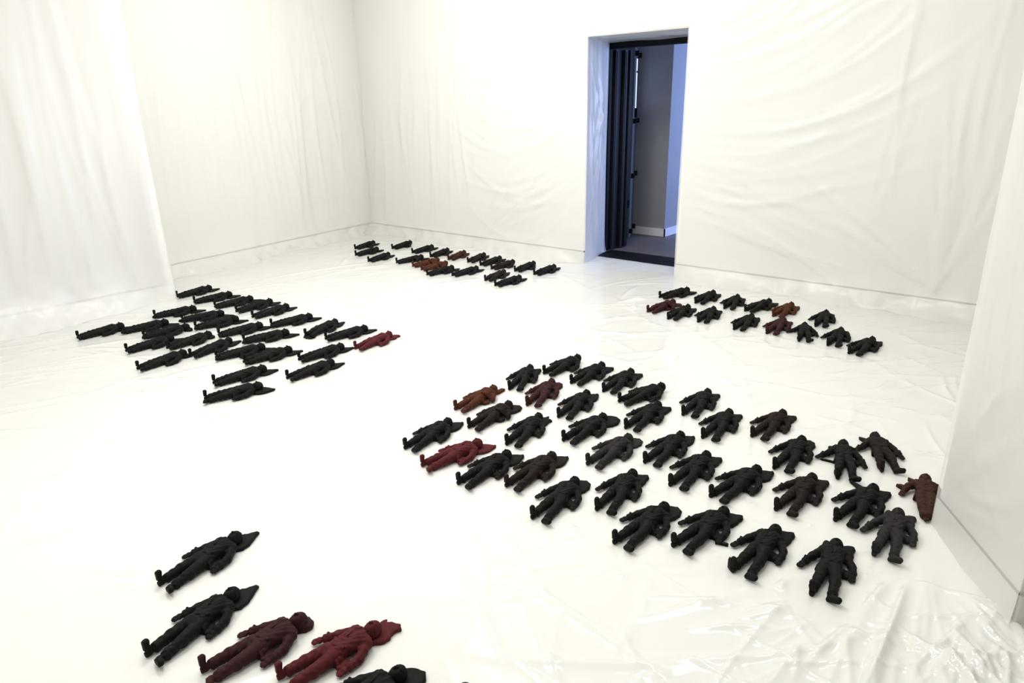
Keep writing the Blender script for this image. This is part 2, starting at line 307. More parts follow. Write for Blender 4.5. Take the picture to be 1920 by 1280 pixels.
 (-4.577, 5.213, 85.3, 'black', 'plain', ['pointed'], 'black wax figurine, rightmost in front row by far wall left of doorway', 'figurines along the far wall left of the doorway'),
 (-2.993, 5.776, 71.7, 'black', 'plain', ['pointed2'], 'black wax figurine, leftmost in back row of the cluster right of doorway', 'figurines right of the doorway'),
 (-2.630, 5.800, 91.8, 'black', 'plain', ['pointed2'], 'black wax figurine, second from left in back row of the cluster right of doorway', 'figurines right of the doorway'),
 (-2.343, 5.787, 98.9, 'black', 'plain', ['square'], 'black wax figurine, third from left in back row of the cluster right of doorway', 'figurines right of the doorway'),
 (-2.168, 5.813, 79.3, 'black', 'plain', ['pointed2'], 'black wax figurine, fourth from left in back row of the cluster right of doorway', 'figurines right of the doorway'),
 (-1.914, 5.804, 88.7, 'amber brown', 'plain', ['pointed2'], 'amber brown figurine in the back row right of the doorway', 'figurines right of the doorway'),
 (-2.842, 5.285, 81.7, 'maroon', 'folded', ['rounded'], 'maroon figurine with folded arm nearest the doorway, front row on its right', 'figurines right of the doorway'),
 (-2.595, 5.202, 92.0, 'black', 'plain', ['pointed2'], 'black wax figurine, second from left in front row of the cluster right of doorway', 'figurines right of the doorway'),
 (-2.352, 5.275, 98.1, 'black', 'plain', ['square'], 'black wax figurine, third from left in front row of the cluster right of doorway', 'figurines right of the doorway'),
 (-2.029, 5.253, 93.7, 'black', 'plain', ['pointed2'], 'black wax figurine, fourth from left in front row of the cluster right of doorway', 'figurines right of the doorway'),
 (-1.781, 5.306, 93.5, 'maroon', 'plain', ['square'], 'maroon wax figurine, fifth from left in front row of the cluster right of doorway', 'figurines right of the doorway'),
 (-1.518, 5.277, 107.3, 'black', 'wide', ['side lump'], 'black figurine with arms spread wide in front row right of doorway', 'figurines right of the doorway'),
 (-1.536, 5.731, 99.2, 'black', 'plain', ['square'], 'black wax figurine, rightmost in back row of the cluster right of doorway', 'figurines right of the doorway'),
 (-1.313, 5.296, 96.2, 'black', 'plain', ['pointed2', 'left point'], 'black figurine with points on both sides of head, right of doorway', 'figurines right of the doorway'),
 (-1.138, 5.192, 82.6, 'black', 'plain', ['pointed2'], 'black wax figurine, rightmost in front row of the cluster right of doorway', 'figurines right of the doorway'),
 (-1.482, 0.772, 79.4, 'black', 'plain', ['rounded'], 'black wax figurine cut by bottom edge, right of the red foreground one', 'figurines in the left foreground'),
 (-1.305, 0.860, 72.8, 'black', 'plain', ['pointed'], 'wax figurine showing only its dark head tip at the bottom edge', 'figurines in the left foreground'),
]

# ------------------------------------------------------------------ plastic film
def crease_field(u, v, curves):
    "sum of soft ridges along polylines (pts, amp, width), each fading at its ends"
    Hh = np.zeros((len(v), len(u)))
    for pts, amp, wd_ in curves:
        pts = np.asarray(pts, float); r = 3.2 * wd_
        i0, i1 = np.searchsorted(u, pts[:, 0].min() - r), np.searchsorted(u, pts[:, 0].max() + r)
        j0, j1 = np.searchsorted(v, pts[:, 1].min() - r), np.searchsorted(v, pts[:, 1].max() + r)
        if i1 <= i0 or j1 <= j0: continue
        U, V = np.meshgrid(u[i0:i1], v[j0:j1])
        best = np.full(U.shape, 1e9); T = np.zeros(U.shape)
        seg = np.diff(pts, axis=0); ln = np.hypot(seg[:, 0], seg[:, 1]) + 1e-9; cum = np.r_[0, np.cumsum(ln)]
        for k in range(len(seg)):
            t = np.clip(((U - pts[k, 0]) * seg[k, 0] + (V - pts[k, 1]) * seg[k, 1]) / ln[k] ** 2, 0, 1)
            d = (U - pts[k, 0] - t * seg[k, 0]) ** 2 + (V - pts[k, 1] - t * seg[k, 1]) ** 2
            m = d < best; best[m] = d[m]; T[m] = (cum[k] + t[m] * ln[k]) / cum[-1]
        Hh[j0:j1, i0:i1] += amp * np.exp(-(best / wd_ ** 2) ** .62) * np.sin(np.pi * np.clip(T, .02, .98)) ** .7
    return Hh
def smooth_noise(u, v, su, sv, seed):
    "value noise with cell sizes su, sv"
    g = np.random.default_rng(seed).uniform(-1, 1, (256, 256))
    a, b = u / su, v / sv
    ia, ib = np.floor(a).astype(int), np.floor(b).astype(int)
    fa, fb = a - ia, b - ib; fa = fa * fa * (3 - 2 * fa); fb = fb * fb * (3 - 2 * fb)
    ia %= 255; ib %= 255
    A = lambda di, dj: g[np.ix_(ib + dj, ia + di)]
    return (A(0, 0) * (1 - fa) + A(1, 0) * fa) * (1 - fb)[:, None] + (A(0, 1) * (1 - fa) + A(1, 1) * fa) * fb[:, None]
def curve(p0, p1, sag, n=9):
    p0, p1 = np.array(p0, float), np.array(p1, float); d = p1 - p0; nn = np.array([-d[1], d[0]])
    t = np.linspace(0, 1, n)[:, None]
    return p0 + d * t + nn * sag * 4 * t * (1 - t)
def grid_mesh(name, P):
    nv, nu, _ = P.shape
    idx = np.arange(nv * nu).reshape(nv, nu)
    F = np.stack([idx[:-1, :-1], idx[:-1, 1:], idx[1:, 1:], idx[1:, :-1]], -1).reshape(-1, 4)
    return mesh(name, P.reshape(-1, 3), F, True)
def edge(u, L): return np.clip(u / .3, 0, 1)[None, :] * 1.0
def wall_sheet(name, a, b, n, curves, label, matname='film_wall', du=.022, z1=ZC - .01, flare=.16, seed=1, fold=.010, fold_w=.35, off=.03, taper=True, z0=.004):
    a, b, n = np.array(a, float), np.array(b, float), np.array(n, float); n /= np.linalg.norm(n)
    L = np.linalg.norm(b - a); d = (b - a) / L
    u = np.linspace(0, L, int(L / du) + 2); v = np.r_[np.linspace(z0, .4, 26), np.linspace(.4, z1, int((z1 - .4) / .028))[1:]] if z0 < .3 else np.linspace(z0, z1, 44)
    h = off + crease_field(u, v, curves)
    h += fold * (smooth_noise(u, v, fold_w, 1.9, seed) + .5 * smooth_noise(u, v, fold_w * .45, 1.1, seed + 1)) * np.clip(v / .5, .25, 1)[:, None]
    fl_ = np.exp(-v / .10)[:, None] * flare * edge(u, L) * (.75 + .35 * smooth_noise(u, v * 0, .42, 1, seed + 2) + .18 * smooth_noise(u, v, .11, .1, seed + 3))
    h = np.maximum(h + fl_, .012)
    zz = v[:, None] + (np.exp(-v / .07)[:, None] * .005 * np.clip(smooth_noise(u, v, .16, .3, seed + 4), 0, 1))
    P = np.empty((len(v), len(u), 3))
    P[..., 0] = a[0] + d[0] * u[None, :] + n[0] * h
    P[..., 1] = a[1] + d[1] * u[None, :] + n[1] * h
    P[..., 2] = zz
    o = link(name, grid_mesh(name, P), M[matname]); tag(o, label, 'plastic sheet')
    return o
U = rng.uniform
# --- back wall left of the doorway: u runs from the doorway (0) to the left corner
cv = []
for i in range(17):                                   # swags hanging from the doorway edge
    v0 = .55 + i * .115 + U(-.04, .04); ln = U(1.5, 2.4)
    cv.append((curve((.0, v0 + .35), (ln, v0 + U(-.2, .35)), U(-.30, -.14)), U(.006, .014), U(.014, .03)))
for i in range(16): cv.append((curve((U(.0, .2), U(.6, 1.8)), (U(.7, 1.8), U(.1, .5)), U(.04, .14)), U(.004, .010), U(.012, .02)))
for i in range(26):
    x = U(1.6, 4.0); cv.append((curve((x, U(1.6, 3)), (x + U(-.25, .25), U(.1, .9)), U(-.05, .05)), U(.005, .014), U(.014, .035)))
wall_sheet('plastic_wall_sheet', (DX0, YB), (LX(YB) + .03, YB), (0, -1), cv, 'white translucent film hung on the back wall left of the doorway', seed=3, flare=.2)
# --- back wall right of the doorway
cv = []
for i in range(26):
    v0 = .9 + i * .062 + U(-.03, .03); ln = U(1.2, 2.6)
    cv.append((curve((.0, v0), (ln, v0 + .18 * ln + (v0 - 1.2) * .45), U(-.17, -.09)), U(.006, .014), U(.013, .026)))
for i in range(22):
    v0 = .9 + U(-.25, .4); ln = U(.7, 1.9)
    cv.append((curve((.0, v0), (ln, v0 - U(.1, .55) * ln), U(-.03, .05)), U(.005, .012), U(.012, .02)))
for i in range(20):                                   # star of creases at the gathered foot
    a_ = math.radians(U(60, 168)); ln = U(.5, 1.9)
    cv.append(([(2.42, .22), (2.42 + math.cos(a_) * ln * .5, .22 + math.sin(a_) * ln * .5), (2.42 + math.cos(a_ + .05) * ln, .22 + math.sin(a_ + .05) * ln)], U(.007, .016), U(.012, .022)))
for i in range(20):
    x = U(1.9, 4.2); cv.append((curve((x, U(2, 3.6)), (x + U(-.3, .2), U(.2, 1.2)), U(-.04, .04)), U(.006, .014), U(.015, .04)))
wall_sheet('plastic_wall_sheet', (DX1, YB), (XR - .02, YB), (0, -1), cv, 'white translucent film with curved folds right of the doorway', seed=13, flare=.24)
# --- left wall
cv = []
for i in range(34):
    x = U(.05, 3.7); t = U(.9, 3.4); cv.append((curve((x, t), (x - U(-.15, .5) * (t / 3), U(.1, .6)), U(-.06, .06)), U(.007, .018), U(.016, .05)))
for i in range(14):
    x, y = U(.6, 2.6), U(1.0, 2.2); a_ = U(-.5, 3.6); ln = U(.1, .35); cv.append((curve((x, y), (x + math.cos(a_) * ln, y + math.sin(a_) * ln), U(-.3, .3)), U(.005, .012), U(.013, .02)))
wall_sheet('plastic_wall_sheet', (LX(YB) + .0, YB), (LX(2.97), 2.97), (.985, .17), cv, 'white translucent film hung on the long left wall', seed=23, flare=.26, fold=.02)
# --- loose drape over the left front wall, its far edge swinging out to the floor
nu, nv = 190, 150
u = np.linspace(0, 1, nu); v = np.r_[np.linspace(0, .12, 34), np.linspace(.12, 1, nv - 33)[1:]]
V_, U_ = np.meshgrid(v, u, indexing='ij')
yend = 2.99 + .08 * np.exp(-V_ / .22) - .01 * V_
yy = -1.2 + U_ * (yend + 1.2)
xx = -6.93 - 1.9 * np.clip(yy - 2.965, 0, 1)
fo = .035 * np.sin(U_ * 34 + 1.2 * np.sin(V_ * 3)) * np.clip((U_ - .55) * 2.2, 0, 1) + .02 * smooth_noise(u * 4.2, v * 3.7, .22, 1.6, 31) + .012 * smooth_noise(u * 4.2, v * 3.7, .1, .9, 33)
cvs = [(curve((x, U(1.2, 3.6)), (x + U(-.3, .3), U(.05, .5)), U(-.06, .06)), U(.008, .02), U(.02, .05)) for x in U(1.2, 4.3, 34)]
fo = fo + crease_field(u * 4.2, v * 3.7, cvs)
bottom = np.exp(-V_ / .035) * (1 - .75 * np.clip((U_ - .78) / .15, 0, 1)) * (.22 + .10 * smooth_noise(u * 4.2, v * 0, .3, 1, 35) + .05 * smooth_noise(u * 4.2, v, .09, .02, 36))
P = np.stack([np.maximum(xx + fo + bottom, -6.985 - 2.2 * np.clip(yy - 2.955, 0, 1)), yy, .004 + V_ * (ZC - .02) + .006 * np.exp(-V_ / .02) * np.clip(smooth_noise(u * 4.2, v * 3.7, .14, .1, 37), 0, 1)], -1)
tag(link('plastic_drape', grid_mesh('plastic_drape', P), M['film_drape']), 'loose white plastic drape hanging in front at the far left', 'plastic sheet')
# --- doorway reveal and soffit
cv = [(curve((U(.02, .7), U(1.6, 2.4)), (U(.02, .7), U(.1, 1.2)), U(-.15, .15)), U(.006, .016), U(.012, .03)) for _ in range(26)]
rl = np.array([DX0 - RX0, YB - RY]); rn = np.array([-rl[1], rl[0]]) / np.linalg.norm(rl); rn = rn if rn[0] > 0 else -rn
wall_sheet('plastic_reveal_sheet', (DX0, YB - .035), (RX0, RY - .03), tuple(rn), cv, 'crumpled plastic film lining the left reveal of the doorway', seed=43, flare=.03, fold=.016, fold_w=.2, z1=DH - .01, off=.022)
u = np.linspace(0, 1, 50); v = np.linspace(0, 1, 30); V_, U_ = np.meshgrid(v, u, indexing='ij')
P = np.stack([DX0 + (RX0 - DX0) * V_ + U_ * (DX1 - DX0 - (RX0 - DX0) * V_), YB - .03 + V_ * (RY - YB), DH - .02 - .012 * smooth_noise(u * 1.2, v * .7, .3, .2, 51) - .01 * V_], -1)
tag(link('plastic_soffit_sheet', grid_mesh('plastic_soffit_sheet', P), M['film_wall']), 'plastic film lining the soffit over the doorway', 'plastic sheet')
# film above the doorway
cv = [(curve((U(0, 1.1), U(.1, .5)), (U(0, 1.1), U(.8, 1.2)), U(-.1, .1)), U(.004, .01), U(.015, .03)) for _ in range(8)]
wall_sheet('plastic_wall_sheet', (DX0, YB), (DX1, YB), (0, -1), cv, 'white plastic film on the wall above the doorway', seed=53, flare=0, z0=DH - .02)
# --- pier: two faces
cv = []
for i in range(10):
    x = U(.05, .55); cv.append((curve((x, U(1.4, 3.2)), (x + U(-.15, .15), U(.15, 1)), U(-.05, .05)), U(.003, .007), U(.012, .025)))
for i in range(8): cv.append((curve((U(.0, .3), U(.1, .5)), (U(.3, .6), U(.2, .9)), U(-.1, .1)), U(.003, .007), U(.012, .02)))
wall_sheet('plastic_pier_sheet', tuple(PA), tuple(PB + (PB - PA) * .03), tuple(pn), cv, 'film stretched over the left face of the right pier', seed=63, flare=.02, fold=.004, off=.015)
cv = [(curve((U(.1, 2.4), U(1.2, 3.2)), (U(.1, 2.4), U(.2, 1.2)), U(-.05, .05)), U(.006, .012), U(.015, .03)) for _ in range(22)]
wall_sheet('plastic_pier_sheet', tuple(PB - PD * .012), tuple(PC), tuple(qn), cv, 'film hung on the near face of the pier at right edge', seed=73, flare=.05, fold=.008, off=.015)

# --- floor film
xs = np.r_[np.linspace(-8.9, -7, 60), np.linspace(-7, -.75, 430)[1:], np.linspace(-.75, .7, 210)[1:], np.linspace(.7, XR - .01, 60)[1:]]
ysf = np.r_[np.linspace(YF + .02, .2, 90), np.linspace(.2, 1.3, 80)[1:], np.linspace(1.3, 2.9, 200)[1:], np.linspace(2.9, 5.6, 210)[1:], np.linspace(5.6, 7.24, 90)[1:]]
cv = []
def seg(x, y, a_, ln, amp, w, sag=None): cv.append((curve((x, y), (x + math.cos(a_) * ln, y + math.sin(a_) * ln), U(-.08, .08) if sag is None else sag, 7), amp, w))
for i in range(300): seg(U(-7, .4), U(.2, 6.2), U(.55, 1.5) if U() < .65 else U(0, 3.14), U(.3, 1.6), U(.005, .011), U(.012, .020))
for i in range(190): seg(U(-3, -.1), U(1.3, 3.9), U(0, 3.14), U(.2, .9), U(.004, .010), U(.010, .015))
for i in range(60): seg(U(-1.2, .3), U(.9, 2.4), U(0, 3.14), U(.2, .8), U(.004, .010), U(.008, .014))
for i in range(26):                                    # fan of creases gathered at the foot of the pier
    a_ = U(2.9, 5.0); r0 = U(.05, .3); seg(-.28 + math.cos(a_) * r0, 2.95 + math.sin(a_) * r0, a_, U(.4, 1.5), U(.008, .02), U(.013, .024))
for i in range(18): seg(U(-.5, .5), U(1.6, 2.5), U(4.6, 5.9), U(.3, 1.0), U(.008, .02), U(.014, .03))
for i in range(16):                                    # crumples in front of the doorway
    seg(-2.95 + U(-.5, .5), 5.75 + U(-.55, .45), U(.4, 2.2), U(.25, .75), U(.010, .024), U(.013, .022))
for i in range(60): seg(U(-2.6, -.2), U(4.1, 5.9), U(0, 3.14), U(.15, .6), U(.004, .010), U(.012, .018))
for i in range(50): seg(U(-6.8, -4.6), U(.6, 6.2), U(.2, 1.3), U(.3, 1.2), U(.004, .010), U(.012, .02))
X0, Y0 = np.meshgrid(xs, ysf)
hf = .004 + crease_field(xs, ysf, cv) + .0015 * (1 + smooth_noise(xs + 20, ysf + 20, .35, .25, 81)) + .001 * (1 + smooth_noise(xs + 20, ysf + 20, .09, .12, 83))
big = []; fine = []
def ridge(pts, amp, w): big.append((np.array(pts, float), amp, w))
for k in range(15):                                    # slack of the film pulled up towards the pier's foot
    a_ = 3.55 + k * .125 + U(-.05, .05); ln = U(.35, .9); r0 = U(.06, .16)
    p0 = np.array([-.30, 2.98]) + r0 * np.array([math.cos(a_), math.sin(a_)])
    ridge(curve(p0, p0 + ln * np.array([math.cos(a_ + .1), math.sin(a_ + .1)]), U(-.06, .06)), U(.005, .014), U(.008, .018))
for k in range(26):
    p0 = np.array([U(-.25, .1), U(2.0, 2.6)]); a_ = U(-1.25, -.75); ln = U(.3, .8)
    ridge(curve(p0, p0 + ln * np.array([math.cos(a_), math.sin(a_)]), U(-.12, .12)), U(.006, .018), U(.008, .018))
hf = hf + (crease_field(xs, ysf, big) * np.clip((X0 + .15) / .08 + np.clip((2.02 - Y0) / .1, 0, 1), 0, 1)) + np.clip((X0 + .16) / .1, 0, 1) * .016 * np.exp(-(((X0 + .05) / .35) ** 2 + ((Y0 - 2.35) / .5) ** 2)) * (1 + .5 * smooth_noise(xs + 20, ysf + 20, .12, .2, 88))
for k in range(140):
    p0 = np.array([U(-.12, .3), U(1.9, 2.75)]); a_ = U(-1.9, -.4); ln = U(.12, .4)
    fine.append((curve(p0, p0 + ln * np.array([math.cos(a_), math.sin(a_)]), U(-.15, .15)), U(.003, .010), U(.006, .012)))
hf = hf + crease_field(xs, ysf, fine)
near = np.zeros(hf.shape)                              # the film lies flat under the figurines
for fg in FIGS:
    d_ = np.array([math.cos(math.radians(fg[2])), math.sin(math.radians(fg[2]))]); i0, i1 = np.searchsorted(xs, (fg[0] - .6, fg[0] + .6)); j0, j1 = np.searchsorted(ysf, (fg[1] - .6, fg[1] + .6))
    ax_, ay_ = X0[j0:j1, i0:i1] - fg[0], Y0[j0:j1, i0:i1] - fg[1]
    t_ = np.clip(ax_ * d_[0] + ay_ * d_[1], -.03, .40); r_ = np.hypot(ax_ - t_ * d_[0], ay_ - t_ * d_[1])
    near[j0:j1, i0:i1] = np.maximum(near[j0:j1, i0:i1], np.clip((.17 - r_) / .06, 0, 1))
hf = hf * (1 - near) + np.minimum(.003 + .35 * hf, .0085) * near
hf = np.minimum(hf, .09)
X_, Y_ = np.meshgrid(xs, ysf)
# film edge curving back to the dark track inside the doorway; elsewhere it stops at the walls
edge = 7.24 - .13 * np.sin(np.pi * np.clip((X_ + 4.7) / 1.37, 0, 1))
wob = np.clip((Y_ - 6.70) / .54, 0, 1)
Y2 = np.where(Y_ > 6.70, 6.70 + wob * (edge - 6.70), Y_)
idx = np.arange(X_.size).reshape(X_.shape)
F = np.stack([idx[:-1, :-1], idx[:-1, 1:], idx[1:, 1:], idx[1:, :-1]], -1).reshape(-1, 4)
cx = X_[:-1, :-1].ravel() + .008; cy = Y_[:-1, :-1].ravel() + .008
keep = (cy < 6.69) & (cx > LX(cy) + .01) | ((cx > DX0 - .02 - .27 * np.clip(cy - YB, 0, 1)) & (cx < DX1 - .01))
keep &= ~((cx < -7.0) & (cy < 2.93))
rel = np.stack([cx - PA[0], cy - PA[1]], -1); keep &= ~((rel @ -pn > .0) & (np.abs((np.stack([cx - PB[0], cy - PB[1]], -1) @ -qn) - .31) < .31))
F = F[keep]
used = np.unique(F); remap = np.full(X_.size, -1); remap[used] = np.arange(len(used))
Pf = np.stack([X_, Y2, hf], -1).reshape(-1, 3)[used]
tag(link('plastic_floor_sheet', mesh('plastic_floor_sheet', Pf, remap[F], True), M['film_floor']), 'wrinkled glossy white plastic film spread over the whole floor', 'plastic sheet')

# ------------------------------------------------------------------ wax figurines
def surface_nets(D, org, h):
    S = D < 0
    nx, ny, nz = D.shape
    acc = np.zeros((nx - 1, ny - 1, nz - 1, 3)); cnt = np.zeros((nx - 1, ny - 1, nz - 1))
    def sl(ax, lo):   # slices
        return slice(None, -1) if lo else slice(1, None)
    for ax in range(3):
        a = [slice(None)] * 3; b = [slice(None)] * 3
        a[ax] = slice(None, -1); b[ax] = slice(1, None)
        d0, d1 = D[tuple(a)], D[tuple(b)]; m = (d0 < 0) != (d1 < 0)
        t = np.where(m, d0 / np.where(m, d0 - d1, 1), 0)
        o1, o2 = [k for k in range(3) if k != ax]
        for p in (0, 1):
            for q in (0, 1):
                s = [slice(None)] * 3
                s[o1] = slice(p, p + D.shape[o1] - 1); s[o2] = slice(q, q + D.shape[o2] - 1)
                mm = m[tuple(s)]; tt = t[tuple(s)]
                cnt += mm; acc[..., ax] += np.where(mm, tt, 0); acc[..., o1] += np.where(mm, p, 0); acc[..., o2] += np.where(mm, q, 0)
    act = cnt > 0
    idx = np.full(act.shape, -1); idx[act] = np.arange(act.sum())
    ijk = np.argwhere(act)
    V = (ijk + acc[act] / cnt[act][:, None]) * h + org
    F = []
    for ax in range(3):
        a = [slice(None)] * 3; b = [slice(None)] * 3
        a[ax] = slice(None, -1); b[ax] = slice(1, None)
        s0, s1 = S[tuple(a)], S[tuple(b)]
        o1, o2 = [(1, 2), (2, 0), (0, 1)][ax]
        e = np.argwhere(s0 != s1); e = e[(e[:, o1] > 0) & (e[:, o2] > 0) & (e[:, o1] < D.shape[o1] - 1) & (e[:, o2] < D.shape[o2] - 1)]
        flip = ~s0[tuple(e.T)]
        def at(p, q):
            g = e.copy(); g[:, o1] -= p; g[:, o2] -= q; return idx[tuple(g.T)]
        Q = np.stack([at(1, 1), at(0, 1), at(0, 0), at(1, 0)], -1)
        Q[flip] = Q[flip][:, ::-1]; F.append(Q)
    return V, np.concatenate(F)
def smin(a, b, k):
    h = np.clip(.5 + .5 * (b - a) / k, 0, 1); return b * (1 - h) + a * h - k * h * (1 - h)
class Grid:
    def __init__(s, lo, hi, h):
        s.h = h; s.lo = np.array(lo, float)
        ax = [np.arange(lo[i], hi[i] + h, h) for i in range(3)]
        s.X, s.Y, s.Z = np.meshgrid(*ax, indexing='ij'); s.D = np.full(s.X.shape, 1.0)
    def cap(s, a, b, r0, r1, sz=1.0):
        a = np.array(a, float); b = np.array(b, float); d = b - a; L = d @ d + 1e-12
        t = np.clip(((s.X - a[0]) * d[0] + (s.Y - a[1]) * d[1] + (s.Z - a[2]) * d[2]) / L, 0, 1)
        return np.sqrt((s.X - a[0] - t * d[0]) ** 2 + (s.Y - a[1] - t * d[1]) ** 2 + ((s.Z - a[2] - t * d[2]) / sz) ** 2) - (r0 + (r1 - r0) * t)
    def ell(s, c, r):
        r = np.array(r, float); q = np.sqrt(((s.X - c[0]) / r[0]) ** 2 + ((s.Y - c[1]) / r[1]) ** 2 + ((s.Z - c[2]) / r[2]) ** 2)
        return (q - 1) * r.min()
    def rbox(s, c, hx, rot, r):
        c_, s_ = math.cos(rot), math.sin(rot); x, y = s.X - c[0], s.Y - c[1]
        qx = np.abs(c_ * x + s_ * y) - hx[0]; qy = np.abs(-s_ * x + c_ * y) - hx[1]; qz = np.abs(s.Z - c[2]) - hx[2]
        return np.sqrt(np.maximum(qx, 0) ** 2 + np.maximum(qy, 0) ** 2 + np.maximum(qz, 0) ** 2) + np.minimum(np.maximum(np.maximum(qx, qy), qz), 0) - r
    def add(s, d, k=.015): s.D = smin(s.D, d, k)
    def sub(s, d, k=.008): s.D = -smin(-s.D, d, k)
    def chain(s, pts, k=.02):
        for (a, r0), (b, r1) in zip(pts[:-1], pts[1:]): s.add(s.cap(a, b, r0, r1), k)
    def mesh(s, name, smooth=True):
        s.D = np.maximum(s.D, .0005 - s.Z)             # flat underside on the floor
        V, F = surface_nets(s.D, s.lo, s.h)
        return mesh(name, V * UNIT, F, True)
UNIT = .333
HV = .0065
def wrinkle(g, amp, ph=0.0):
    return amp * (np.sin(g.Y * 62 + 9 * np.sin(g.X * 17 + ph) + g.Z * 22 + ph) * .6 + np.sin(g.Y * 105 - g.X * 60 + 5 * np.sin(g.Y * 9 + ph)) * .4)
POSES = {
 # right arm (-x): shoulder, elbow, wrist, hand ; left arm (+x)
 'plain': dict(ra=[(-.118, .835, .078), (-.214, .700, .050), (-.272, .570, .042), (-.322, .445, .032)],
               la=[(.125, .835, .078), (.222, .70, .052), (.245, .575, .042), (.248, .455, .032)], legs='apart'),
 'wide':  dict(ra=[(-.118, .825, .078), (-.215, .725, .052), (-.300, .645, .042), (-.375, .575, .030)],
               la=[(.125, .83, .078), (.215, .69, .052), (.262, .565, .042), (.292, .46, .030)], legs='apart'),
 'folded': dict(ra=[(-.118, .835, .078), (-.208, .700, .050), (-.260, .575, .042), (-.305, .455, .032)],
               la=[(.125, .83, .078), (.235, .67, .056), (.135, .63, .150), (.03, .61, .178)], legs='apart'),
 'tapered': dict(ra=[(-.118, .825, .078), (-.215, .73, .07), (-.255, .63, .05), (-.285, .545, .034)],
               la=[(.125, .83, .078), (.185, .70, .06), (.19, .60, .05), (.15, .52, .05)], legs='closed'),
}
def legs_of(p):
    if p['legs'] == 'closed':
        return ([(-.055, .5, .08), (-.040, .25, .065), (-.020, .06, .045)], [(.055, .5, .08), (.045, .25, .065), (.022, .06, .045)])
    return ([(-.058, .5, .078), (-.078, .27, .070), (-.098, .105, .050)], [(.060, .5, .078), (.094, .275, .070), (.098, .085, .048)])
def hand(g, w, h):
    w, h = np.array(w), np.array(h); d = h - w; L = np.linalg.norm(d); d /= L
    s = np.cross(d, (0, 0, 1)); s /= np.linalg.norm(s)
    palm = w + d * L * .45
    g.add(g.cap(w, palm, .027, .031, .85), .012); g.add(g.cap(palm - s * .014, palm + s * .014, .027, .027, .8), .01)
    for k, (o, ln) in enumerate(((-.026, .044), (-.009, .058), (.009, .060), (.026, .050))):
        b = palm + s * o + d * .016; m_ = b + d * ln * .6 + s * o * .15; e = b + d * ln + s * o * .1 - np.array([0, 0, .006])
        g.add(g.cap(b, m_, .0115, .011), .004); g.add(g.cap(m_, e, .011, .010), .003)
    sg = 1 if palm[0] < 0 else -1                     # thumb on the side turned to the body
    t0 = palm + s * .022 * (1 if (s[0] * sg) > 0 else -1) - d * .012
    t1 = t0 + s * .014 * (1 if (s[0] * sg) > 0 else -1) + d * .030 + np.array([0, 0, .006])
    g.add(g.cap(t0, t1, .011, .009), .006)
